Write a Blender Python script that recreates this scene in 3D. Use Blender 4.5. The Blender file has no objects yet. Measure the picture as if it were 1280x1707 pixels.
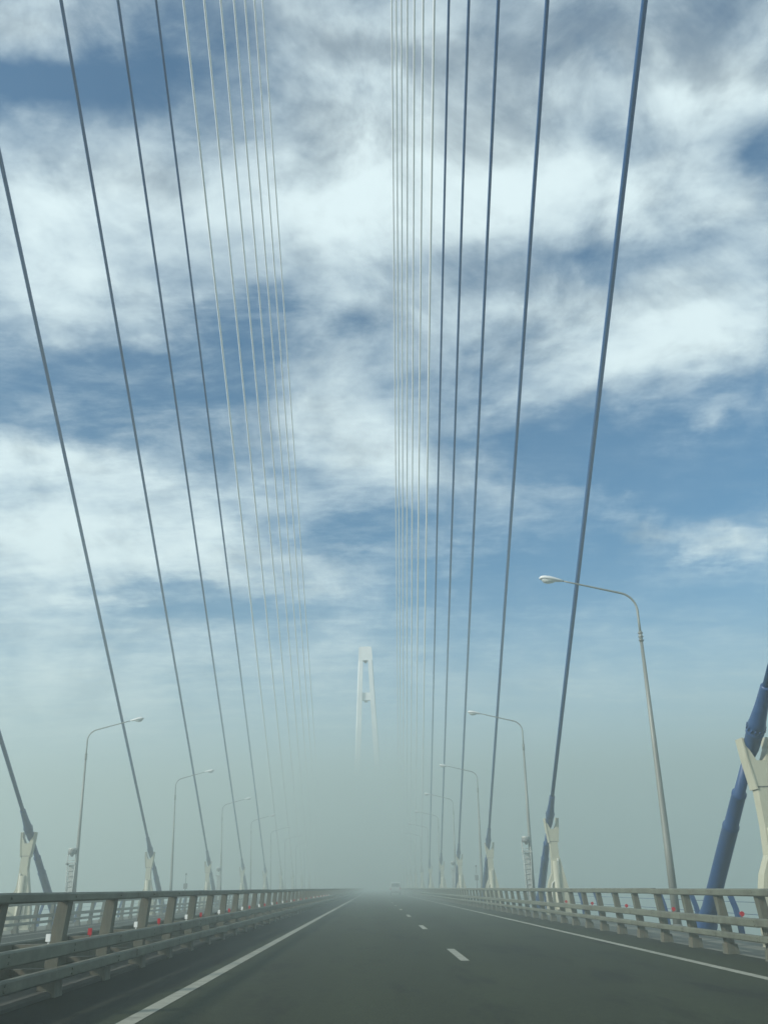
import bpy, math, random
from mathutils import Vector, Matrix
random.seed(7)
R_ = math.radians
sc = bpy.context.scene
COL = sc.collection

# ------------------------------------------------------------------ helpers
class MB:
    """collects vertices and faces, then links them as ONE mesh object"""
    def __init__(s): s.v = []; s.f = []; s.sm = []
    def face(s, idx, smooth=False): s.f.append(idx); s.sm.append(smooth)
    def add(s, verts, faces, smooth=False):
        b = len(s.v); s.v += [tuple(p) for p in verts]
        for f in faces: s.face([b + i for i in f], smooth)
    def box(s, x0, x1, y0, y1, z0, z1):
        s.add([(x0,y0,z0),(x1,y0,z0),(x1,y1,z0),(x0,y1,z0),(x0,y0,z1),(x1,y0,z1),(x1,y1,z1),(x0,y1,z1)],
              [(0,3,2,1),(4,5,6,7),(0,1,5,4),(1,2,6,5),(2,3,7,6),(3,0,4,7)])
    def prism(s, poly, y0, y1):
        """poly = [(x,z)...] extruded along y; concave polygons are fine"""
        n = len(poly)
        s.add([(x,y0,z) for x,z in poly] + [(x,y1,z) for x,z in poly],
              [list(range(n)), list(range(2*n-1, n-1, -1))] + [(i, n+i, n+(i+1)%n, (i+1)%n) for i in range(n)])
    def tube(s, pts, rad, n=12, caps=True, smooth=True):
        """tube along a polyline with a radius per point"""
        pts = [Vector(p) for p in pts]
        if not hasattr(rad, '__len__'): rad = [rad]*len(pts)
        b = len(s.v); up = None
        for i, p in enumerate(pts):
            a = pts[max(i-1,0)]; c = pts[min(i+1,len(pts)-1)]
            t = (c-a)
            if t.length < 1e-9: t = (pts[-1]-pts[0])
            t.normalize()
            if up is None:
                up = Vector((1,0,0)) if abs(t.x) < .9 else Vector((0,1,0))
            u = (up - t*up.dot(t)).normalized(); w = t.cross(u); up = u
            for k in range(n):
                q = p + (u*math.cos(2*math.pi*k/n) + w*math.sin(2*math.pi*k/n))*rad[i]
                s.v.append(tuple(q))
        for i in range(len(pts)-1):
            for k in range(n):
                s.face([b+i*n+k, b+i*n+(k+1)%n, b+(i+1)*n+(k+1)%n, b+(i+1)*n+k], smooth)
        if caps:
            s.face([b+k for k in range(n)][::-1]); s.face([b+(len(pts)-1)*n+k for k in range(n)])
    def build(s, name, mat, parent=None):
        me = bpy.data.meshes.new(name); me.from_pydata(s.v, [], s.f)
        me.polygons.foreach_set('use_smooth', s.sm)
        me.materials.append(mat); me.update()
        import bmesh
        bm = bmesh.new(); bm.from_mesh(me); bmesh.ops.recalc_face_normals(bm, faces=bm.faces); bm.to_mesh(me); bm.free()
        o = bpy.data.objects.new(name, me); COL.objects.link(o)
        if parent is not None: o.parent = parent
        return o

def tag(o, label=None, cat=None, group=None, kind=None):
    if label: o['label'] = label
    if cat: o['category'] = cat
    if group: o['group'] = group
    if kind: o['kind'] = kind
    return o

def empty(name, loc=(0,0,0), rot=(0,0,0)):
    o = bpy.data.objects.new(name, None); o.empty_display_size = .2
    COL.objects.link(o); o.location = loc; o.rotation_euler = rot
    return o

def copy_tree(o, parent=None):
    c = o.copy(); COL.objects.link(c); c.parent = parent
    for ch in list(o.children): copy_tree(ch, c)
    return c

ORD = ['first','second','third','fourth','fifth','sixth','seventh','eighth','ninth','tenth']

# ------------------------------------------------------------------ materials
def mat(name, col, rough=.6, metal=0., var=.15, scale=4., bump=0., dirt=None, dirt_amt=.35, dscale=1.3, stretch=(1,1,1), spec=.5):
    m = bpy.data.materials.new(name); m.use_nodes = True
    nt = m.node_tree; N = nt.nodes; L = nt.links
    bs = N['Principled BSDF']; bs.inputs['Roughness'].default_value = rough; bs.inputs['Metallic'].default_value = metal
    bs.inputs['Specular IOR Level'].default_value = spec
    tc = N.new('ShaderNodeTexCoord'); mp = N.new('ShaderNodeMapping'); mp.inputs['Scale'].default_value = stretch
    L.new(tc.outputs['Object'], mp.inputs['Vector'])
    nz = N.new('ShaderNodeTexNoise'); nz.inputs['Scale'].default_value = scale; nz.inputs['Detail'].default_value = 6; nz.inputs['Roughness'].default_value = .65
    L.new(mp.outputs[0], nz.inputs['Vector'])
    mr = N.new('ShaderNodeMapRange'); mr.inputs[1].default_value = .3; mr.inputs[2].default_value = .7
    mr.inputs[3].default_value = 1-var; mr.inputs[4].default_value = 1+var
    L.new(nz.outputs['Fac'], mr.inputs[0])
    mx = N.new('ShaderNodeMix'); mx.data_type = 'RGBA'; mx.blend_type = 'MULTIPLY'; mx.inputs[0].default_value = 1
    mx.inputs[6].default_value = (*col, 1); L.new(mr.outputs[0], mx.inputs[7])
    out = mx.outputs[2]
    if dirt:
        n2 = N.new('ShaderNodeTexNoise'); n2.inputs['Scale'].default_value = dscale; n2.inputs['Detail'].default_value = 8; n2.inputs['Roughness'].default_value = .7
        L.new(mp.outputs[0], n2.inputs['Vector'])
        r2 = N.new('ShaderNodeMapRange'); r2.inputs[1].default_value = .48; r2.inputs[2].default_value = .72; r2.inputs[4].default_value = dirt_amt
        L.new(n2.outputs['Fac'], r2.inputs[0])
        m2 = N.new('ShaderNodeMix'); m2.data_type = 'RGBA'; L.new(r2.outputs[0], m2.inputs[0]); L.new(out, m2.inputs[6]); m2.inputs[7].default_value = (*dirt, 1)
        out = m2.outputs[2]
    L.new(out, bs.inputs['Base Color'])
    if bump:
        bp = N.new('ShaderNodeBump'); bp.inputs['Strength'].default_value = bump; bp.inputs['Distance'].default_value = .02
        L.new(nz.outputs['Fac'], bp.inputs['Height']); L.new(bp.outputs[0], bs.inputs['Normal'])
    return m

M = {}
M['rail'] = mat('galvanised_rail', (.135,.146,.108), .62, .0, .22, 5., .08, (.07,.062,.045), .85, 3.4, (1,.5,.8))
M['post'] = mat('galvanised_post', (.112,.116,.086), .6, .0, .26, 6., .05, (.12,.08,.045), .6, 3.5, (3,3,.6))
M['shoe'] = mat('dark_post_foot', (.10,.105,.095), .8, 0, .25, 8.)
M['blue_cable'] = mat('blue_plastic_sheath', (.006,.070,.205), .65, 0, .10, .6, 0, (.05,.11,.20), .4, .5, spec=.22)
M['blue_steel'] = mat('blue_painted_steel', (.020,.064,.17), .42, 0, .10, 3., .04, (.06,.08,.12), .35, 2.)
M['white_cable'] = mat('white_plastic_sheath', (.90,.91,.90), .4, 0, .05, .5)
M['white_steel'] = mat('white_painted_steel', (.62,.62,.55), .5, 0, .08, 3.)
M['cream'] = mat('cream_painted_steel', (.44,.435,.325), .5, 0, .07, 1.5, .03, (.28,.26,.18), .4, 1.6, (2,2,.5))
M['dark_gap'] = mat('dark_steel_seam', (.14,.14,.12), .7, 0, .2, 6.)
M['lamp_steel'] = mat('galvanised_lamp_steel', (.215,.23,.205), .5, .2, .14, 2.5, .03, (.22,.215,.19), .5, 1.5, (2,2,.35))
M['lamp_head'] = mat('pale_grey_lamp_housing', (.66,.67,.65), .4, 0, .06, 5.)
M['ladder'] = mat('white_ladder_paint', (.40,.42,.38), .55, 0, .1, 5.)
M['grey_box'] = mat('mid_grey_steel', (.16,.175,.165), .6, 0, .12, 5.)
M['concrete'] = mat('pale_pylon_concrete', (.74,.75,.73), .85, 0, .06, .15, 0, (.50,.50,.47), .4, .08, (1,1,.4))
M['walk'] = mat('pale_walkway_paving', (.15,.155,.125), .85, 0, .18, 2., .1, (.08,.08,.065), .6, .8)
M['kerb'] = mat('dirty_kerb_concrete', (.075,.078,.062), .9, 0, .25, 3., .1, (.06,.06,.05), .7, 1.4, (1,.4,1))
M['girder'] = mat('bridge_girder_steel', (.42,.44,.42), .6, 0, .08, .5)
M['red'] = mat('red_reflector', (.45,.02,.03), .3, 0, .08, 20.)
M['white_refl'] = mat('white_reflector', (.85,.86,.82), .25, 0, .04, 20.)
M['paint'] = mat('worn_white_road_paint', (.29,.29,.23), .75, 0, .22, 14., 0, (.10,.10,.08), .8, 7.)
M['van_paint'] = mat('pale_van_paint', (.42,.43,.42), .35, 0, .04, 2.)
M['tyre'] = mat('black_rubber', (.02,.02,.02), .8, 0, .2, 8.)
M['glass_dark'] = mat('dark_window_glass', (.02,.025,.03), .08, 0, .05, 2.)
M['tail'] = mat('red_tail_lamp', (.35,.02,.02), .25, 0, .05, 9.)

m = bpy.data.materials.new('lamp_glass_bowl'); m.use_nodes = True
b = m.node_tree.nodes['Principled BSDF']; b.inputs['Base Color'].default_value = (.75,.78,.74,1); b.inputs['Roughness'].default_value = .15
b.inputs['Transmission Weight'].default_value = .35
M['bowl'] = m

def asphalt():
    m = bpy.data.materials.new('asphalt'); m.use_nodes = True
    nt = m.node_tree; N = nt.nodes; L = nt.links; bs = N['Principled BSDF']
    geo = N.new('ShaderNodeNewGeometry')
    def noise(sc_, det, stretch):
        mp = N.new('ShaderNodeMapping'); mp.inputs['Scale'].default_value = stretch
        L.new(geo.outputs['Position'], mp.inputs['Vector'])
        n = N.new('ShaderNodeTexNoise'); n.inputs['Scale'].default_value = sc_; n.inputs['Detail'].default_value = det; n.inputs['Roughness'].default_value = .7
        L.new(mp.outputs[0], n.inputs['Vector']); return n.outputs['Fac']
    def mr(inp, a, b_, c, d):
        r = N.new('ShaderNodeMapRange'); r.inputs[1].default_value = a; r.inputs[2].default_value = b_; r.inputs[3].default_value = c; r.inputs[4].default_value = d
        L.new(inp, r.inputs[0]); return r.outputs[0]
    def math_(op, a, b_):
        n = N.new('ShaderNodeMath'); n.operation = op
        for i, x in enumerate((a, b_)):
            if isinstance(x, (int, float)): n.inputs[i].default_value = x
            else: L.new(x, n.inputs[i])
        return n.outputs[0]
    big = mr(noise(.35, 5, (1,.25,1)), .3, .7, .82, 1.18)
    grain = mr(noise(55., 3, (1,1,1)), .3, .7, .55, 1.45)
    patch = mr(noise(1.1, 8, (1,.22,1)), .53, .63, 1., .48)        # oil and damp smears along the lanes
    # wheel tracks: pale polished strips along the lane
    sx = N.new('ShaderNodeSeparateXYZ'); L.new(geo.outputs['Position'], sx.inputs[0])
    wob = mr(noise(.08, 2, (1,.3,1)), .3, .7, -.15, .15)
    px = math_('ADD', sx.outputs[0], wob)
    tr = mr(math_('SINE', math_('MULTIPLY', math_('ADD', px, .85), 2*math.pi/1.86), 0), -1, 1, .93, 1.10)
    mid = mr(noise(9., 4, (1,.6,1)), .3, .7, .84, 1.16)
    v = math_('MULTIPLY', math_('MULTIPLY', math_('MULTIPLY', big, mid), grain), math_('MULTIPLY', patch, tr))
    # left: barrier shadow painted into the asphalt; right: dirt strip; ragged edges
    edge = math_('ADD', sx.outputs[0], mr(noise(2.2, 6, (1,.3,1)), .3, .7, -.22, .22))
    l1 = mr(edge, -2.62, -2.42, .50, 1.)
    r1 = mr(edge, 5.9, 6.25, 1., .70)
    v = math_('MULTIPLY', v, math_('MULTIPLY', l1, r1))
    mx = N.new('ShaderNodeMix'); mx.data_type = 'RGBA'; mx.blend_type = 'MULTIPLY'; mx.inputs[0].default_value = 1
    mx.inputs[6].default_value = (.0245,.0305,.0135,1); L.new(v, mx.inputs[7])
    L.new(mx.outputs[2], bs.inputs['Base Color'])
    bs.inputs['Roughness'].default_value = .82; bs.inputs['Specular IOR Level'].default_value = .25
    bp = N.new('ShaderNodeBump'); bp.inputs['Strength'].default_value = .25; bp.inputs['Distance'].default_value = .008
    L.new(noise(90., 3, (1,1,1)), bp.inputs['Height']); L.new(bp.outputs[0], bs.inputs['Normal'])
    return m
M['asphalt'] = asphalt()

def water():
    m = bpy.data.materials.new('sea_water'); m.use_nodes = True
    nt = m.node_tree; N = nt.nodes; L = nt.links; bs = N['Principled BSDF']
    bs.inputs['Base Color'].default_value = (.05,.085,.095,1); bs.inputs['Roughness'].default_value = .18
    geo = N.new('ShaderNodeNewGeometry'); n = N.new('ShaderNodeTexNoise'); n.inputs['Scale'].default_value = .09; n.inputs['Detail'].default_value = 7
    L.new(geo.outputs['Position'], n.inputs['Vector'])
    bp = N.new('ShaderNodeBump'); bp.inputs['Strength'].default_value = .6; bp.inputs['Distance'].default_value = 2.
    L.new(n.outputs['Fac'], bp.inputs['Height']); L.new(bp.outputs[0], bs.inputs['Normal'])
    return m
M['water'] = water()

# ------------------------------------------------------------------ the deck (crown at XC, 2.5 % fall to both sides)
XC = -3.85; ZC = .09625; FALL = .025
def deck_z(x): return ZC - FALL*abs(x - XC)
CAM_Z = 1.12                       # eye height of somebody sitting in a car
Y0, Y1 = -30., 620.
EDGE_R, EDGE_L = 9.75, 2*XC - 9.75

def sheet(x0, x1, y0, y1, dz, step=20.):
    mb = MB(); n = max(1, int((y1-y0)/step))
    for i in range(n):
        a = y0 + (y1-y0)*i/n; b_ = y0 + (y1-y0)*(i+1)/n
        mb.add([(x0,a,deck_z(x0)+dz),(x1,a,deck_z(x1)+dz),(x1,b_,deck_z(x1)+dz),(x0,b_,deck_z(x0)+dz)], [(0,1,2,3)])
    return mb

water_mb = MB(); water_mb.add([(-7000,-7000,-71),(7000,-7000,-71),(7000,7000,-71),(-7000,7000,-71)], [(0,1,2,3)])
tag(water_mb.build('sea', M['water']), 'grey sea far below the bridge deck', 'sea', kind='structure')

gb = MB()
gb.prism([(EDGE_L, deck_z(EDGE_L)-.01), (XC, ZC-.01), (EDGE_R, deck_z(EDGE_R)-.01), (EDGE_R+.25, -.9), (6., -3.3), (-13.7, -3.3), (EDGE_L-.25, -.9)], Y0-200, 1000)
tag(gb.build('bridge_deck', M['girder']), 'shallow steel box girder carrying the roadway over the sea', 'bridge deck', kind='structure')

road = tag(sheet(-3.62, 6.62, Y0, Y1, .004).build('road', M['asphalt']), 'dark asphalt carriageway of the bridge', 'road', kind='structure')
road2 = tag(sheet(2*XC-6.62, -4.08, Y0, Y1, .004).build('road', M['asphalt']), 'opposite asphalt carriageway behind the median barriers', 'road', kind='structure')
road_walk = tag(sheet(6.62, EDGE_R, Y0, Y1, .004).build('pavement', M['walk']), 'pale service walkway beside the right carriageway', 'walkway', kind='structure')
road_walk2 = tag(sheet(EDGE_L, 2*XC-6.62, Y0, Y1, .004).build('pavement', M['walk']), 'pale service walkway beside the far carriageway', 'walkway', kind='structure')
mk = MB(); mk.prism([(-4.08,.05),(-3.62,.05),(-3.62,.13),(-3.66,.16),(-4.04,.16),(-4.08,.13)], Y0, Y1)
tag(mk.build('kerb', M['kerb']), 'low grimy concrete median kerb between the barriers', 'kerb', kind='structure')

def line_mb(x0, x1, y0, y1):
    mb = MB(); n = max(1, int((y1-y0)/3.)); dz = .008
    for i in range(n):
        a = y0 + (y1-y0)*i/n; b_ = y0 + (y1-y0)*(i+1)/n
        mb.add([(x0,a,deck_z(x0)+dz),(x1,a,deck_z(x1)+dz),(x1,b_,deck_z(x1)+dz),(x0,b_,deck_z(x0)+dz)], [(0,1,2,3)])
    return mb
line_mb(-2.34,-2.17,Y0,Y1).build('edge_line', M['paint'], road)
line_mb(5.15,5.32,Y0,Y1).build('edge_line', M['paint'], road)
line_mb(2*XC+2.16,2*XC+2.36,Y0,Y1).build('edge_line', M['paint'], road2)
line_mb(2*XC-5.32,2*XC-5.15,Y0,Y1).build('edge_line', M['paint'], road2)
for k in range(-2, 24):
    y = 16.0 + 11.85*k
    line_mb(1.43,1.58,y,y+3).build('lane_dash', M['paint'], road)
    line_mb(2*XC-1.58,2*XC-1.43,y,y+3).build('lane_dash', M['paint'], road2)

# ------------------------------------------------------------------ steel barriers
POST_STEP = 1.94
def chamfer(x0, x1, z0, z1, c=.018):
    return [(x0+c,z0),(x1-c,z0),(x1,z0+c),(x1,z1-c),(x1-c,z1),(x0+c,z1),(x0,z1-c),(x0,z0+c)]

def rail_mb(xa, depth, side, z0, z1, ya, yb, seed):
    """box rail in 5.82 m lengths, joined by inner sleeves; xa is the face towards the road, depth runs away from it"""
    rnd = random.Random(seed); mb = MB(); y = ya
    L_ = POST_STEP*3
    while y < yb:
        j = rnd.uniform(-.006,.006); k = rnd.uniform(-.005,.005)
        x0, x1 = sorted((xa + k, xa + side*depth + k))
        mb.prism(chamfer(x0, x1, z0+j, z1+j), y+.006, y+L_-.006)
        mb.prism(chamfer(x0+.012, x1-.012, z0+.012, z1-.012), y-.1, y+.1)
        y += L_
    return mb

def guardrail(xroad, side, y_start, rails, label, group, refl_side=0, double=False, step=1.94):
    """side = +1: the barrier's back is towards +x. rails = [(z0,z1)] above the local road surface"""
    POST_STEP = step
    zr = deck_z(xroad)
    root = empty('guardrail', (xroad, 0, zr))
    tag(root, label, 'guardrail', group)
    names = ['top_rail','middle_rail','lower_rail']
    ya = y_start - POST_STEP/2 - POST_STEP*12
    for i, (z0, z1) in enumerate(rails):
        off = 0 if i else .045*side
        rb = rail_mb(off, .11 if i else .15, side, z0, z1, ya, Y1-30, 11*i+int(abs(xroad)*10))
        for q in range(-3, 24):                  # bolt heads where the rail meets each post
            for dz in ((.3,.7) if i else (.5,)):
                zz_ = z0 + (z1-z0)*dz
                rb.tube([(off-side*.012, y_start+POST_STEP*q, zz_), (off+side*.01, y_start+POST_STEP*q, zz_)], .014, 6, smooth=False)
        rb.build(names[i], M['rail'], root)
    if double:                                   # rails for the opposite carriageway on the back of the same posts
        for i, (z0, z1) in enumerate(rails[1:]):
            rail_mb(.80*side, .11, -side, z0, z1, ya, Y1-30, 77+i).build(names[i+1], M['rail'], root)
    top = rails[0][0] - .002
    def post(mb, dy):
        # bent channel post: leans over the road at the top, upright below the middle rail
        prof = [(.10*side,top),(.225*side,top),(.262*side,top-.30),(.292*side,top-.55),(.30*side,-.01),(.155*side,-.01),(.150*side,top-.62),(.128*side,top-.32)]
        mb.prism(prof, dy-.083, dy+.083)
        x0, x1 = sorted((.145*side,.325*side)); mb.prism([(x0-.02,.0),(x1+.02,.0),(x1+.005,.17),(x0-.005,.17)], dy-.125, dy+.125)
        for zc in (rails[1], rails[2]):          # bolted spacer between rail and post
            a, b_ = sorted((.112*side,.152*side)); mb.box(a, b_, dy-.055, dy+.055, zc[0]+.02, zc[1]-.02)
            if double:
                a, b_ = sorted((.26*side,.688*side)); mb.box(a, b_, dy-.055, dy+.055, zc[0]+.03, zc[1]-.03)
    base = MB(); post(base, 0); first = None
    n = 0
    y = y_start - POST_STEP*4
    while n < 98:
        if first is None:
            first = base.build('post', M['post'], root); o = first
        else:
            o = first.copy(); COL.objects.link(o); o.parent = root
        o.location = (0, y, 0); y += POST_STEP; n += 1
    rest = MB()
    while y < Y1-40:
        post(rest, y); y += POST_STEP
    r = rest.build('post', M['post'], root); r['kind'] = 'stuff'
    # reflectors clipped behind the middle rail
    z = rails[1][1]
    def reflectors(nm, m_, y0, dy, roundish, far=75):
        proto = None; yy = y0
        while yy < far:
            if proto is None:
                mb = MB(); xc = .13*side
                if roundish: mb.tube([(xc,-.012,z+.05),(xc,.012,z+.05)], .042, 8, smooth=False)
                else: mb.box(xc-.024, xc+.024, -.012, .012, z+.015, z+.09)
                mb.box(xc-.008, xc+.008, .013, .03, z-.03, z+.07)
                o = proto = mb.build(nm, m_, root)
            else:
                o = proto.copy(); COL.objects.link(o); o.parent = root
            o.location = (0, yy, 0); yy += dy
    if refl_side == 1:
        reflectors('white_reflector', M['white_refl'], 10.45, 3.75, False); reflectors('red_reflector', M['red'], 11.95, 3.75, False)
    if refl_side == 2: reflectors('red_reflector', M['red'], 16.4, 3.72, True, 33)
    return root

RAILS_M = [(.985,1.085),(.43,.575),(.20,.325)]
RAILS_R = [(.985,1.105),(.51,.645),(.28,.385)]
guardrail(-3.45, -1, 9.05, RAILS_M, 'grey double sided median barrier between the two carriageways', 'steel barriers along the bridge', 1, True)
guardrail(6.32, 1, 15.62, RAILS_R, 'grey three rail barrier with slanted posts along the right edge of the road', 'steel barriers along the bridge', 2, step=1.87)
guardrail(2*XC-6.32, -1, 14.4, RAILS_R, 'farthest grey barrier, along the outer edge of the opposite carriageway', 'steel barriers along the bridge', 0)

def parapet(x, side, label):
    root = empty('parapet_railing', (x, 0, deck_z(x))); tag(root, label, 'railing', 'blue parapets on the deck edges')
    for z, r in ((1.04,.035),(.78,.006),(.5,.006),(.22,.006)):
        mb = MB(); mb.tube([(-.10*side if z > 1 else .02*side, -20, z), (-.10*side if z > 1 else .02*side, 420, z)], r, 8); mb.build('handrail' if z > 1 else 'guard_wire', M['blue_steel'], root)
    mb = MB()
    mb.prism([(-.17*side,1.04),(-.05*side,1.04),(.065*side,.62),(.11*side,.3),(.12*side,-.01),(.0,-.01),(-.01*side,.3),(-.05*side,.62)], -.06, .06)
    o = mb.build('post', M['blue_steel'], root); o.location = (0, 24.4-3*6, 0)
    for k in range(-5, 90):
        c = o.copy(); COL.objects.link(c); c.parent = root; c.location = (0, 24.4+3*k, 0)
    return root
parapet(9.45, 1, 'blue parapet railing on the outer edge of the right walkway')
parapet(2*XC-9.45, -1, 'blue parapet railing on the outer edge of the far left walkway')

# ------------------------------------------------------------------ stay cables
CAB_D0, CAB_S = 22.84, 24.0
XR, XL = 8.535, -16.234
def cable_ends(side, i):
    x = XR if side > 0 else XL
    return (Vector((x, CAB_D0 + CAB_S*i, CAM_Z)),
            Vector((-2.878 + side*(4.903 - .2238*i), -199.0, CAM_Z + 162.515 + 2.8717*i)))
def cable(side, i, white, label):
    A, T = cable_ends(side, i)
    def P(z): # point on the axis at height z above the eye
        return A + (T-A)*(z/(T.z-A.z))
    zb = deck_z(A.x) - CAM_Z
    base = P(zb)
    root = empty('stay_cable', base)
    tag(root, label, 'bridge cable', ('white' if white else 'blue') + ' stay cables of the ' + ('right' if side > 0 else 'left') + ' cable plane')
    loc = lambda z: P(z) - base
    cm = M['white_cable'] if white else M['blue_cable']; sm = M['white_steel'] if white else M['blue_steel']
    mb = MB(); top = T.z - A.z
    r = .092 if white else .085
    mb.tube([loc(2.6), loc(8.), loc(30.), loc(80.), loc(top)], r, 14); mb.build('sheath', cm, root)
    mb = MB(); k = 1.
    zz = [zb-.05, zb+.28, zb+.30, zb+.62, 1.08, 1.10, 1.13, 1.18, 1.72, 1.74, 1.78, 1.80, 2.35]
    rr = [.29,.29,.25,.20,.190,.197,.197,.166,.160,.168,.168,.126,.118]
    mb.tube([loc(z) for z in zz], [q*.98 for q in rr], 20); mb.build('guide_pipe', sm, root)
    mb = MB()
    zz = [2.30, 2.34, 2.62, 2.88, 2.90, 2.94, 2.96, 3.02, 3.04, 3.10, 3.36, 3.66, 3.68, 3.70]
    rr = [.06,.09,.165,.180,.195,.195,.178,.178,.190,.172,.138,.124,.124,.105]
    mb.tube([loc(z) for z in zz], rr, 20)
    ax = (T-A).normalized(); u = ax.cross(Vector((1,0,0))).normalized(); w = ax.cross(u)
    for q in range(14):                          # clamp bolts round the collar
        c = loc(2.99) + (u*math.cos(q*math.tau/14) + w*math.sin(q*math.tau/14))*.195
        mb.tube([c-ax*.045, c+ax*.045], .016, 6)
    mb.build('damper_collar', sm, root)
    return root
side_name = {1:'right', -1:'left'}
for side in (1, -1):
    for i in range(0, 13):
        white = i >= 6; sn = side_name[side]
        if not white:
            if i == 0: lab = f'blue stay cable nearest the viewer, thickest of the {sn} cable row'
            else: lab = f'{ORD[i]} blue stay cable back from the viewer in the {sn} cable row'
        else:
            lab = (f'white stay cable next to the blue ones in the {sn} cable row' if i == 6 else
                   f'innermost and last white stay cable of the {sn} cable row' if i == 12 else
                   f'{ORD[i-6]} white stay cable counted inward from the blue ones, {sn} row')
        cable(side, i, white, lab)

# ------------------------------------------------------------------ cream damper brackets holding the cables
def bracket(mirror):
    root = empty('cable_bracket')
    s = mirror
    H = lambda z: z + CAM_Z
    top = 2.80
    # forked head with a V notch for the cable
    head = MB()
    head.prism([(-.30*s,H(top)),(-.225*s,H(top+.04)),(-.215*s,H(2.60)),(-.09*s,H(2.34)),(.09*s,H(2.34)),(.215*s,H(2.60)),(.225*s,H(top+.04)),(.30*s,H(top)),
                (.27*s,H(2.4)),(.18*s,H(1.80)),(-.18*s,H(1.80)),(-.27*s,H(2.4))], -.16, .16)
    head.build('forked_head', M['cream'], root)
    cl = MB()                                   # thin side cheeks standing proud of the head
    for q in (-1, 1):
        cl.prism([(q*.303,H(top+.03)),(q*.34,H(top+.03)),(q*.307,H(2.4)),(q*.22,H(1.74)),(q*.183,H(1.74)),(q*.273,H(2.4))], -.18, .18)
    cl.build('side_cheek', M['cream'], root)
    col = MB()
    col.prism([(-.178,H(1.775)),(.178,H(1.775)),(.185,H(1.2)),(.28,H(.75)),(.42,H(.1)),(.54,H(-.5)),(.58,-.2),(-.58,-.2),(-.54,H(-.5)),(-.40,H(.05)),(-.22,H(.42)),(-.18,H(1.0))], -.15, .15)
    col.build('column', M['cream'], root)
    seam = MB(); seam.box(-.205,.205,-.155,.155,H(1.775),H(1.80)); seam.build('bolted_seam', M['dark_gap'], root)
    pc = MB()                                   # half-round pipe cover on the face towards the viewer
    pts = []; n = 10
    for j, z in enumerate((.0, H(.95))):
        for k in range(n+1):
            a = math.pi*k/n; pts.append((-.02*s - .14*math.cos(a), -.152 - .11*math.sin(a), z))
    pc.add(pts, [(k, k+1, n+2+k, n+1+k) for k in range(n)] + [tuple(range(n+1, 2*n+2))[::-1]], True); pc.build('pipe_cover', M['cream'], root)
    cd = MB(); cd.tube([(.10*s,-.19,H(1.05)),(.10*s,-.19,H(.40)),(.02*s,-.19,H(.22)),(-.27*s,-.19,H(-.02)),(-.30*s,-.19,H(-.15)),(-.30*s,-.19,H(-.9))], .028, 8)
    cd.build('conduit', M['white_steel'], root)
    return root
protos = {1: bracket(1), -1: bracket(-1)}; used = set()
for side in (1, -1):
    for i in range(0, 10):
        A, T = cable_ends(side, i)
        p = A + (T-A)*(2.62/(T.z-A.z))
        if side in used: o = copy_tree(protos[side])
        else: o = protos[side]; used.add(side)
        o.location = (p.x + .10*side, p.y, deck_z(A.x))
        dz = deck_z(A.x)
        o.location.z = 0.0
        sn = side_name[side]; colr = 'blue' if i < 6 else 'white'
        lab = (f'cream forked steel bracket clamping the nearest blue cable of the {sn} row' if i == 0 else
               f'cream forked bracket under the {ORD[i if i < 6 else i-6]} {colr} cable back along the {sn} row')
        if i == 6: lab = f'cream forked bracket under the outermost white cable of the {sn} row'
        tag(o, lab, 'bracket', f'cream cable brackets along the {sn} walkway')

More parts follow.
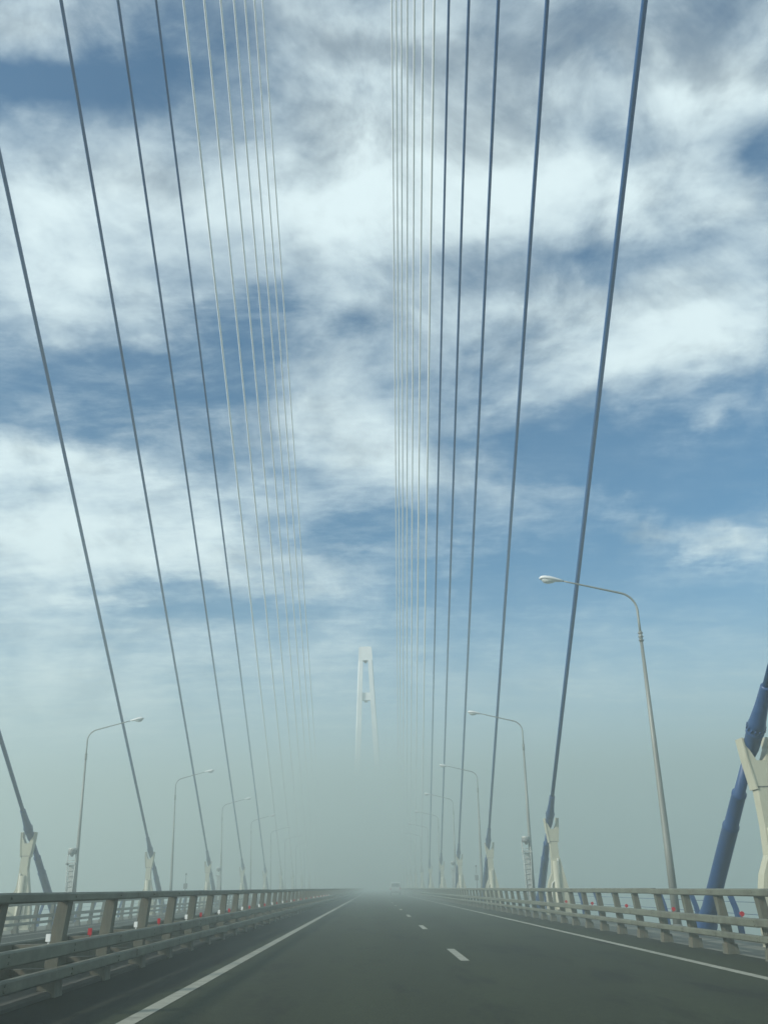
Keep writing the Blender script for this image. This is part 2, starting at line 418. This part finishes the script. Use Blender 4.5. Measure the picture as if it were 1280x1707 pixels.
# ------------------------------------------------------------------ street lamps
def lamp(side):
    """side = +1: stands at the right edge, arm towards -x"""
    root = empty('street_lamp'); s = -side      # arm direction in x
    top = 8.56
    p = MB()
    p.tube([(0,0,0),(0,0,2.2),(0,0,5.),(0,0,top)], [.128,.110,.082,.050], 10); p.build('pole', M['lamp_steel'], root)
    bp = MB(); bp.box(-.22,.22,-.22,.22,.0,.03); bp.tube([(0,0,.03),(0,0,.16)], [.17,.135], 10); bp.build('base_plate', M['lamp_steel'], root)
    c = MB()
    for z in (top-.10, top+.02, top+.14):
        c.tube([(0,0,z-.012),(0,0,z+.012)], .085, 10, smooth=False)
    c.tube([(0,0,top-.16),(0,0,top+.20)], .058, 10); c.build('collar', M['lamp_steel'], root)
    a = MB(); pts = [(0,0,top+.1),(0,0,top+.55),(0,0,top+.90)]; rb = .62; slope = R_(12.5)
    # bend centre
    end = math.pi/2 - slope
    for k in range(1, 11):
        t = end*k/10
        pts.append((s*rb*(1-math.cos(t)), 0, top+.90 + rb*math.sin(t)))
    x0, _, z0 = pts[-1]
    Lx = 1.95
    for k in range(1, 5): pts.append((x0 + s*Lx*k/4, 0, z0 + Lx*k/4*math.tan(slope)))
    a.tube(pts, [.040]*3 + [.036]*10 + [.032,.030,.028,.026], 10); a.build('arm', M['lamp_steel'], root)
    ex, ez = pts[-1][0], pts[-1][2]
    h = MB(); ca, sa = math.cos(slope*.55), math.sin(slope*.55)
    def W(u, y, w): return (ex + s*(u*ca - w*sa), y, ez + u*sa + w*ca)
    secs = [(-.06,.045,.04,-.035),(.06,.075,.06,-.05),(.2,.115,.085,-.055),(.40,.15,.115,-.055),(.58,.145,.11,-.05),(.68,.105,.075,-.04),(.72,.05,.03,-.02)]
    b0 = len(h.v); n = 14
    for u, hw, ht, hb in secs:
        for k in range(n):
            t = math.tau*k/n; w = math.sin(t); h.v.append(W(u, hw*math.cos(t), w*ht if w > 0 else w*(-hb)))
    for i in range(len(secs)-1):
        for k in range(n): h.face([b0+i*n+k, b0+i*n+(k+1)%n, b0+(i+1)*n+(k+1)%n, b0+(i+1)*n+k], True)
    h.face([b0+k for k in range(n)]); h.face([b0+(len(secs)-1)*n+k for k in range(n)])
    head = h.build('lamp_head', M['lamp_head'], root)
    g = MB(); secs2 = [(.18,.05,.02),(.28,.115,.075),(.42,.135,.115),(.56,.12,.10),(.64,.06,.03)]; b0 = len(g.v)
    for u, hw, dp in secs2:
        for k in range(9):
            t = math.pi*k/8; g.v.append(W(u, hw*math.cos(t), -.045 - dp*math.sin(t)))
    for i in range(len(secs2)-1):
        for k in range(8): g.face([b0+i*9+k, b0+i*9+k+1, b0+(i+1)*9+k+1, b0+(i+1)*9+k], True)
    g.build('glass_bowl', M['bowl'], head)
    return root
for side, X in ((1, 8.62), (-1, -15.98)):
    proto = lamp(side)
    for i in range(0, 9):
        d = 26.75 + 23.6*i
        if side < 0: d = 49.9 + 23.7*(i-1)
        o = proto if i == 0 else copy_tree(proto)
        o.location = (X, d, deck_z(X)+.004); o.rotation_euler = (0, R_(1.43)*side, 0)
        sn = side_name[side]
        lab = (f'tall grey street lamp nearest the viewer on the {sn} walkway' if i == 0 else
               f'{ORD[i]} grey street lamp back from the viewer in the {sn} lamp row')
        tag(o, lab, 'street lamp', f'street lamps along the {sn} walkway')

# ------------------------------------------------------------------ white access ladders beside every second lamp
def ladder():
    root = empty('access_ladder')
    for q in (-1, 1):
        mb = MB(); mb.tube([(q*.16,0,.0),(q*.15,0,1.2),(q*.235,0,3.45)], .026, 8); mb.build('stile', M['ladder'], root)
    mb = MB()
    for k in range(12):
        z = .25 + .26*k; w = .16 if z < 1.2 else .15 + (z-1.2)*.037
        mb.tube([(-w,0,z),(w,0,z)], .016, 6)
    mb.box(-.13,.13,.02,.05,.3,2.9)
    mb.build('rungs', M['ladder'], root)
    mb = MB(); mb.box(-.25,.25,-.03,.03,2.93,3.0); mb.box(-.25,-.20,-.2,.2,2.9,3.0); mb.box(.20,.25,-.2,.2,2.9,3.0); mb.build('bracket_frame', M['ladder'], root)
    mb = MB(); mb.tube([(0,0,3.42),(0,0,3.44),(0,0,3.62),(0,0,3.63)], [.21,.235,.235,.22], 24); mb.build('drum', M['grey_box'], root)
    mb = MB(); mb.tube([(0,0,3.632),(0,0,3.70),(0,0,3.74)], [.228,.222,.17], 24); mb.build('drum_lid', M['ladder'], root)
    mb = MB(); mb.tube([(0,-.05,3.30),(0,-.05,3.42)], [.05,.12], 10); mb.build('bearing', M['grey_box'], root)
    return root
pl = ladder(); first = True
for side, X in ((1, 8.62), (-1, -15.98)):
    for i in (1, 3):
        o = pl if first else copy_tree(pl); first = False
        d = 26.75 + 23.6*i if side > 0 else 49.9 + 23.7*(i-1)
        o.location = (X-.22, d-.28, deck_z(X)+.004); o.rotation_euler = (0, R_(1.43)*side*.5, 0)
        tag(o, f'white ladder with a round grey drum on top beside the {ORD[i]} {side_name[side]} street lamp', 'ladder', 'white ladders beside the lamps')

# ------------------------------------------------------------------ slim sensor posts on both parapets
for side, X in ((1, 9.5), (-1, 2*XC-9.5)):
    root = empty('sensor_post', (X, 85., deck_z(X)))
    mb = MB(); mb.tube([(0,0,0),(0,0,2.9)], .035, 8); mb.build('pole', M['grey_box'], root)
    mb = MB(); mb.prism(chamfer(-.16,.16,1.75,2.2,.03), -.12, .12); mb.build('sensor_box', M['grey_box'], root)
    mb = MB(); mb.tube([(0,0,2.9),(0,0,2.96),(0,0,3.06)], [.05,.09,.05], 10); mb.build('cap', M['grey_box'], root)
    tag(root, f'slim grey post with a small box standing on the {side_name[side]} parapet', 'post', 'sensor posts')

# ------------------------------------------------------------------ far pylon
PY, PX = 905., -4.0
pr = empty('bridge_pylon', (PX, PY, 0.)); tag(pr, 'pale concrete A shaped pylon rising from the fog at the far end', 'pylon')
TOPZ = 241.2; SL = .049
def half(z): return 6.9 + (TOPZ - z)*SL if z < TOPZ-6 else 6.9 + 6*SL
def leg(q):
    mb = MB(); zs = [-72, 0, 90, 180, 226]
    b0 = 0
    for z in zs:
        ho = half(z); wd = 4.9 + (TOPZ-z)*.007; hi = ho - wd; dp = 4.0 + (TOPZ-z)*.008
        c = .9
        ring = [(hi,-dp),(ho-c,-dp),(ho,-dp+c),(ho,dp-c),(ho-c,dp),(hi,dp)]
        mb.v += [(q*x, y, z) for x, y in ring]
    for i in range(len(zs)-1):
        for k in range(6): mb.face([i*6+k, i*6+(k+1)%6, (i+1)*6+(k+1)%6, (i+1)*6+k])
    mb.face(list(range(6))); mb.face([(len(zs)-1)*6+k for k in range(6)])
    return mb.build('leg', M['concrete'], pr)
leg(-1); leg(1)
hd = MB(); ho = half(226)
hd.prism([(-ho,226.),(ho,226.),(6.95,TOPZ-2.0),(6.2,TOPZ-.6),(5.2,TOPZ),(-5.2,TOPZ),(-6.2,TOPZ-.6),(-6.95,TOPZ-2.0)], -4.15, 4.15)
hd = hd.build('pylon_head', M['concrete'], pr)
rc = MB(); rc.prism([(-2.9,227.),(2.9,227.),(2.9,234.),(-2.9,234.)], -4.22, -4.152); rc.build('recessed_panel', M['concrete'], pr)
dk = MB(); dk.box(-1.3,1.3,-4.0,4.0,224.6,225.98); dk.build('dark_slit_block', M['dark_gap'], pr)  # dark block at the top of the slit between the legs
cb = MB(); wi = half(187)-4.8; cb.box(-wi,wi,-2.6,2.6,183.5,191.5); cb.build('crossbeam', M['concrete'], pr)
gr = MB(); gr.box(-1.8,1.8,-2.5,2.5,181.9,182.45); gr.build('dark_beam_strip', M['dark_gap'], pr)  # thin dark strip just below the crossbeam
cb = MB(); wi = half(-6)-6.4; cb.box(-wi,wi,-3.2,3.2,-12,-5.); cb.build('crossbeam', M['concrete'], pr)

# ------------------------------------------------------------------ van far ahead in the right lane
vx, vy = 3.6, 156.
van = empty('van', (vx, vy, deck_z(vx)+.012)); tag(van, 'pale van driving away, nearly lost in the fog ahead', 'van')
mb = MB()
prof = [(-2.2,.35),(-2.25,.9),(-2.15,1.25),(-1.95,1.88),(-1.6,1.97),(1.0,1.97),(1.75,1.25),(2.3,1.05),(2.35,.4),(2.2,.3)]
n = len(prof); vs = []
for xx, ins in ((-.88,0),(-.80,1),(.80,1),(.88,0)):
    pass
rows = []
for xx, k in ((-.90,.0),(-.82,.04),(.82,.04),(.90,.0)):
    rows.append([(xx*(1. if z < 1.25 else .90), y*(1.0 if k else .97), z + (k if z > 1.5 else 0)) for y, z in prof])
for r in rows: vs += r
fs = [tuple(range(n)), tuple(range(4*n-1, 3*n-1, -1))]
for i in range(3):
    for k in range(n): fs.append((i*n+k, i*n+(k+1)%n, (i+1)*n+(k+1)%n, (i+1)*n+k))
mb.add(vs, fs); mb.build('body', M['van_paint'], van)
mb = MB(); mb.add([(-.66,-2.17,1.30),(.66,-2.17,1.30),(.60,-2.0,1.80),(-.60,-2.0,1.80)], [(0,1,2,3)]); mb.v += [(x, y-.02, z) for x, y, z in mb.v[:4]]
mb.face([4,5,6,7]); [mb.face([k,(k+1)%4,4+(k+1)%4,4+k]) for k in range(4)]
mb.build('rear_window', M['glass_dark'], van)
for q in (-1, 1):
    mb = MB(); mb.box(q*.80-.07, q*.80+.07, -2.30, -2.2, .85, 1.2); mb.build('tail_light', M['tail'], van)
    for yy in (-1.4, 1.45):
        mb = MB(); mb.tube([(q*.68,yy,.33),(q*.90,yy,.33)], .33, 20); mb.build('wheel', M['tyre'], van)
    mb = MB(); x0, x1 = sorted((q*.815,q*.835)); mb.box(x0, x1, -1.5, .9, 1.32, 1.75); mb.build('side_window', M['glass_dark'], van)
mb = MB(); mb.box(-.9,.9,-2.36,-2.24,.38,.62); mb.build('bumper', M['grey_box'], van)

# ------------------------------------------------------------------ fog lying over the sea and the deck
# the bank thickens away from the viewer: its top rises gently ahead
FOG_H0, FOG_SLOPE = CAM_Z + 12.0, .094
fb = MB(); ya, yb = -50., 5000.
za, zb = FOG_H0 + FOG_SLOPE*ya, FOG_H0 + FOG_SLOPE*yb
fb.add([(-5000,ya,-72),(5000,ya,-72),(5000,yb,-72),(-5000,yb,-72),(-5000,ya,za),(5000,ya,za),(5000,yb,zb),(-5000,yb,zb)],
       [(0,3,2,1),(4,5,6,7),(0,1,5,4),(1,2,6,5),(2,3,7,6),(3,0,4,7)])
fm = bpy.data.materials.new('fog'); fm.use_nodes = True; nt = fm.node_tree; nt.nodes.clear()
out = nt.nodes.new('ShaderNodeOutputMaterial'); pv = nt.nodes.new('ShaderNodeVolumePrincipled')
pv.inputs['Color'].default_value = (.82,.905,.845,1); pv.inputs['Density'].default_value = .0093; pv.inputs['Anisotropy'].default_value = .4
nt.links.new(pv.outputs[0], out.inputs['Volume'])
tag(fb.build('haze', fm), 'low sea fog lying over the bridge deck', 'fog', kind='stuff')

# ------------------------------------------------------------------ sky, clouds and sun
SUN_EL, SUN_AZ = 29., -117.          # azimuth from +Y (ahead), negative = left: behind and to the left of the viewer
w = bpy.data.worlds.new('World'); sc.world = w; w.use_nodes = True
nt = w.node_tree; N = nt.nodes; L = nt.links
bg = N['Background']; bg.inputs['Strength'].default_value = .1
sky = N.new('ShaderNodeTexSky'); sky.sky_type = 'NISHITA'; sky.sun_disc = False
sky.sun_elevation = R_(SUN_EL); sky.sun_rotation = R_(SUN_AZ); sky.air_density = 1.0; sky.dust_density = .6; sky.ozone_density = 1.6
def nmath(op, *a):
    n = N.new('ShaderNodeMath'); n.operation = op
    for i, x in enumerate(a):
        if isinstance(x, (int, float)): n.inputs[i].default_value = x
        else: L.new(x, n.inputs[i])
    return n.outputs[0]
def nmr(x, a, b, c, d, smooth=False):
    n = N.new('ShaderNodeMapRange')
    if smooth: n.interpolation_type = 'SMOOTHSTEP'
    L.new(x, n.inputs[0])
    for i, q in enumerate((a,b,c,d)): n.inputs[1+i].default_value = q
    return n.outputs[0]
tc = N.new('ShaderNodeTexCoord'); DIR = tc.outputs['Generated']
sep = N.new('ShaderNodeSeparateXYZ'); L.new(DIR, sep.inputs[0])
# cloud-layer plane coordinates (a flat layer seen from below)
zz = nmath('ADD', nmath('MAXIMUM', sep.outputs[2], 0.), .10)
cl = N.new('ShaderNodeCombineXYZ'); L.new(nmath('DIVIDE', sep.outputs[0], zz), cl.inputs[0]); L.new(nmath('DIVIDE', sep.outputs[1], zz), cl.inputs[1])
def noise(vec, scale, det, rough, dist=0., stretch=None, loc=(0,0,0), rot=0.):
    if stretch or loc != (0,0,0):
        mp = N.new('ShaderNodeMapping'); mp.inputs['Location'].default_value = loc; mp.inputs['Rotation'].default_value = (0,0,rot)
        mp.inputs['Scale'].default_value = stretch or (1,1,1); L.new(vec, mp.inputs['Vector']); vec = mp.outputs[0]
    n = N.new('ShaderNodeTexNoise'); n.inputs['Scale'].default_value = scale; n.inputs['Detail'].default_value = det
    n.inputs['Roughness'].default_value = rough; n.inputs['Distortion'].default_value = dist
    L.new(vec, n.inputs['Vector']); return n
# azimuth / elevation in degrees
az = nmath('MULTIPLY', nmath('ARCTAN2', sep.outputs[0], sep.outputs[1]), 180/math.pi)
el = nmath('MULTIPLY', nmath('ARCSINE', sep.outputs[2]), 180/math.pi)
ae = N.new('ShaderNodeCombineXYZ'); L.new(az, ae.inputs[0]); L.new(el, ae.inputs[1])
# turbulence that frays the cloud outlines
wn = noise(cl.outputs[0], 3.4, 5, .6)
wv = N.new('ShaderNodeVectorMath'); wv.operation = 'SUBTRACT'; L.new(wn.outputs['Color'], wv.inputs[0]); wv.inputs[1].default_value = (.5,.5,.5)
ws = N.new('ShaderNodeVectorMath'); ws.operation = 'MULTIPLY'; L.new(wv.outputs[0], ws.inputs[0]); ws.inputs[1].default_value = (13,6.5,0)
wa = N.new('ShaderNodeVectorMath'); wa.operation = 'ADD'; L.new(ae.outputs[0], wa.inputs[0]); L.new(ws.outputs[0], wa.inputs[1])
AE = wa.outputs[0]
def cover(rows):
    tot = 0.
    for a, e, ra, re, rot, wt in rows:
        mp = N.new('ShaderNodeMapping'); mp.vector_type = 'TEXTURE'
        mp.inputs['Location'].default_value = (a, e, 0); mp.inputs['Rotation'].default_value = (0,0,R_(rot)); mp.inputs['Scale'].default_value = (ra, re, 1)
        L.new(AE, mp.inputs['Vector'])
        g = N.new('ShaderNodeTexGradient'); g.gradient_type = 'QUADRATIC_SPHERE' ; L.new(mp.outputs[0], g.inputs[0])
        # soft dome: 1-(1-g)^2 shape from the quadratic falloff
        n = N.new('ShaderNodeMath'); n.operation = 'MULTIPLY_ADD'; L.new(nmath('POWER', g.outputs['Fac'], .55), n.inputs[0]); n.inputs[1].default_value = wt
        if isinstance(tot, float): n.inputs[2].default_value = tot
        else: L.new(tot, n.inputs[2])
        tot = n.outputs[0]
    return tot
CLOUDS = [(-4.3, 44.2, 19.0, 6.1, 1, 1.0), (6.6, 46.5, 16.2, 7.3, -3, 0.9), (-23.9, 41.9, 13.1, 6.5, 12, 0.85), (-17.2, 38.0, 12.9, 4.0, 4, 0.55), (-23.0, 35.2, 9.3, 4.0, 11, 0.5), (-2.1, 53.2, 16.5, 5.2, 1, 0.7), (-29.5, 50.5, 12.1, 3.6, 15, 0.7), (22.2, 49.1, 23.3, 7.1, -12, 0.85), (31.7, 46.3, 8.8, 2.9, -11, 0.5), (23.1, 43.1, 10.3, 4.5, -12, 0.6), (31.0, 38.9, 4.9, 3.8, -16, 0.6), (12.9, 42.7, 13.7, 5.0, -7, 0.6), (0.8, 38.7, 10.6, 5.7, -1, 0.5), (-3.1, 31.7, 9.8, 6.8, 12, 0.6), (3.8, 28.4, 11.9, 4.0, -3, 0.55), (20.6, 32.1, 10.3, 3.2, 0, 0.8), (27.1, 32.6, 8.8, 2.9, -3, 0.6), (12.0, 36.1, 13.3, 3.4, -7, 0.4), (25.6, 35.2, 11.8, 2.5, -9, 0.45), (-21.6, 21.0, 13.7, 7.2, 1, 1.05), (-12.1, 21.4, 12.1, 5.1, 3, 0.75), (-15.8, 25.5, 12.5, 2.7, 0, 0.5), (-23.9, 25.9, 8.8, 2.1, 1, 0.6), (8.5, 24.9, 14.5, 3.0, -11, 0.65), (20.4, 21.8, 4.3, 1.9, -16, 0.55), (24.8, 19.7, 4.0, 1.7, -20, 0.6), (25.9, 27.6, 2.3, 1.0, 7, 0.45), (-2.3, 20.1, 9.5, 2.8, 0, 0.3), (-20.0, 11.8, 15.0, 6.2, 2, 0.75), (11.4, 11.6, 16.4, 2.7, -4, 0.3), (11.4, 31.1, 4.6, 1.5, 7, 0.4), (5.2, 21.7, 4.8, 1.2, -6, 0.3), (-6.8, 14.1, 8.1, 2.3, 0, 0.3), (-22.6, 49.2, 13.8, 3.0, 16, -0.5), (-29.4, 47.3, 8.1, 1.9, 15, -0.4), (-16.5, 32.4, 14.1, 4.0, 7, -0.5), (-24.3, 30.5, 8.0, 3.0, 10, -0.2), (-8.5, 37.0, 5.8, 2.7, 4, -0.45), (32.6, 42.3, 3.7, 2.5, -17, -0.3), (21.8, 46.0, 7.4, 1.5, -7, -0.5), (19.2, 39.2, 13.1, 1.8, -7, -0.35), (19.2, 36.9, 17.3, 4.8, -10, 0.3), (7.5, 35.3, 9.6, 4.7, -4, 0.3), (27.4, 41.7, 11.5, 6.9, -14, 0.25), (17.3, 25.6, 15.9, 5.1, -8, -0.7), (-0.2, 35.3, 4.9, 2.3, 0, -0.4), (-0.9, 22.5, 7.0, 2.2, -1, -0.55), (-15.8, 17.3, 8.6, 1.7, 8, -0.4), (12.8, 31.7, 7.8, 2.4, -7, -0.1), (7.7, 37.3, 6.9, 2.7, -4, -0.15), (14.6, 18.4, 17.0, 3.5, -6, -0.5), (23.0, 49.9, 3.1, 1.6, -10, -0.3)]
SHADES = [(-1.5, 52.2, 8.7, 1.7, 0, 0.7), (7.2, 52.1, 11.0, 2.5, -4, 0.6), (14.0, 51.4, 10.6, 4.1, -6, 0.55), (25.0, 51.0, 23.2, 3.4, -13, 0.8), (33.0, 47.2, 6.6, 2.5, -18, 0.4), (-2.1, 47.9, 7.2, 2.0, 1, 0.6), (-30.5, 50.8, 12.0, 2.7, 15, 0.6), (-17.2, 44.5, 6.4, 2.1, 8, 0.5), (-14.1, 52.5, 8.9, 2.8, 6, 0.4), (11.2, 48.1, 8.7, 3.0, -6, 0.35), (19.3, 37.3, 18.3, 3.3, -10, 0.4), (-9.6, 29.9, 13.6, 2.4, 3, 0.3)]

C = cover(CLOUDS)
def billow(off):
    return noise(DIR, 6.2, 9, .58, .45, (1.0,1.0,1.25), (3.1+off[0],1.7+off[1],off[2])).outputs['Fac']
detail = billow((0,0,0)); lit = billow((.035,.015,-.03))        # second sample, shifted towards the sun, gives lit and shaded sides
fine = noise(cl.outputs[0], 13., 8, .62, .2, (1.0,1.3,1), (.4,5.7,2)).outputs['Fac']
streak = noise(cl.outputs[0], 2.3, 7, .62, .3, (.6,2.4,1), (7.,2.,0), .22).outputs['Fac']
side_cover = nmr(nmath('ABSOLUTE', az), 36., 60., 0., .45)       # the rest of the sky is half clouded
dn = nmath('ADD', nmath('MULTIPLY', nmath('SUBTRACT', detail, .5), 1.15), nmath('ADD', nmath('MULTIPLY', nmath('SUBTRACT', fine, .5), .55), nmath('MULTIPLY', nmath('SUBTRACT', streak, .5), nmr(el, 24., 36., 1.0, .3))))
dens = nmr(nmath('ADD', nmath('ADD', C, side_cover), dn), -.30, 1.10, 0., 1., True)
# thin high cirrus that veils even the clear gaps
ci = noise(cl.outputs[0], 3.6, 9, .66, .5, (.55,1.5,1), (2.2,9.1,5.), -.35).outputs['Fac']
thin = nmath('ADD', nmath('MULTIPLY', nmath('MULTIPLY', nmr(az, -6., 15., 1., .22), nmr(nmath('ADD', nmath('MULTIPLY', ci, .7), nmath('MULTIPLY', fine, .3)), .42, .70, 0., 1., True)), .34), .02)
dens = nmath('SUBTRACT', 1., nmath('MULTIPLY', nmath('SUBTRACT', 1., dens), nmath('SUBTRACT', 1., thin)))
shade = nmath('ADD', nmath('MULTIPLY', cover(SHADES), .9), nmath('MULTIPLY', nmath('SUBTRACT', noise(cl.outputs[0], 2.1, 7, .6, .3, (1,1.4,1), (1.3,8.1,4)).outputs['Fac'], .5), 1.0))
shade = nmath('ADD', shade, nmath('MULTIPLY', nmath('SUBTRACT', lit, detail), 1.9))
shade = nmr(shade, -.15, .70, 0., 1., True)
def rgbmix(f, a, b):
    n = N.new('ShaderNodeMix'); n.data_type = 'RGBA'
    if isinstance(f, float): n.inputs[0].default_value = f
    else: L.new(f, n.inputs[0])
    for s_, x in ((6, a), (7, b)):
        if isinstance(x, tuple): n.inputs[s_].default_value = (*x, 1)
        else: L.new(x, n.inputs[s_])
    return n.outputs[2]
tint = N.new('ShaderNodeMix'); tint.data_type = 'RGBA'; tint.blend_type = 'MULTIPLY'; tint.inputs[0].default_value = 1
L.new(sky.outputs[0], tint.inputs[6]); tint.inputs[7].default_value = (.42,1.0,1.22,1)
cloudcol = rgbmix(shade, (8.7,10.3,10.6), (3.7,4.55,5.1))
final = rgbmix(nmath('MULTIPLY', dens, .93), tint.outputs[2], cloudcol)
# pale vapour thickening towards the horizon
veil = nmr(el, 2., 20., .9, 0., True)
final = rgbmix(veil, final, (5.75,7.35,7.85))
L.new(final, bg.inputs['Color'])

sun = bpy.data.lights.new('sun', 'SUN'); sun.energy = 4.0; sun.angle = R_(3.); sun.color = (1.,.965,.90)
so = bpy.data.objects.new('sun', sun); COL.objects.link(so)
d = Vector((math.sin(R_(SUN_AZ))*math.cos(R_(SUN_EL)), math.cos(R_(SUN_AZ))*math.cos(R_(SUN_EL)), math.sin(R_(SUN_EL))))
so.rotation_euler = d.to_track_quat('Z', 'Y').to_euler(); so.location = d*50

# ------------------------------------------------------------------ camera
cam = bpy.data.cameras.new('camera'); co = bpy.data.objects.new('camera', cam); COL.objects.link(co)
Rv = Vector((0.9995926, -0.0111189, -0.0262866)); Fv = Vector((0.0208227, 0.9139858, 0.4052116)).normalized()
Rv = (Rv - Fv*Rv.dot(Fv)).normalized(); Uv = Rv.cross(Fv)
mtx = Matrix((( Rv.x, Uv.x, -Fv.x, 0), (Rv.y, Uv.y, -Fv.y, 0), (Rv.z, Uv.z, -Fv.z, CAM_Z), (0,0,0,1)))
co.matrix_world = mtx
cam.sensor_fit = 'VERTICAL'; cam.sensor_height = 24.; cam.lens = 24.*1412.63/1707.; cam.clip_start = .05; cam.clip_end = 20000.
sc.camera = co

sc.view_settings.view_transform = 'Standard'; sc.view_settings.look = 'None'; sc.view_settings.gamma = 1.; sc.view_settings.exposure = 0.
cy = sc.cycles
cy.volume_bounces = 2; cy.max_bounces = 8; cy.transparent_max_bounces = 16
cy.use_denoising = True
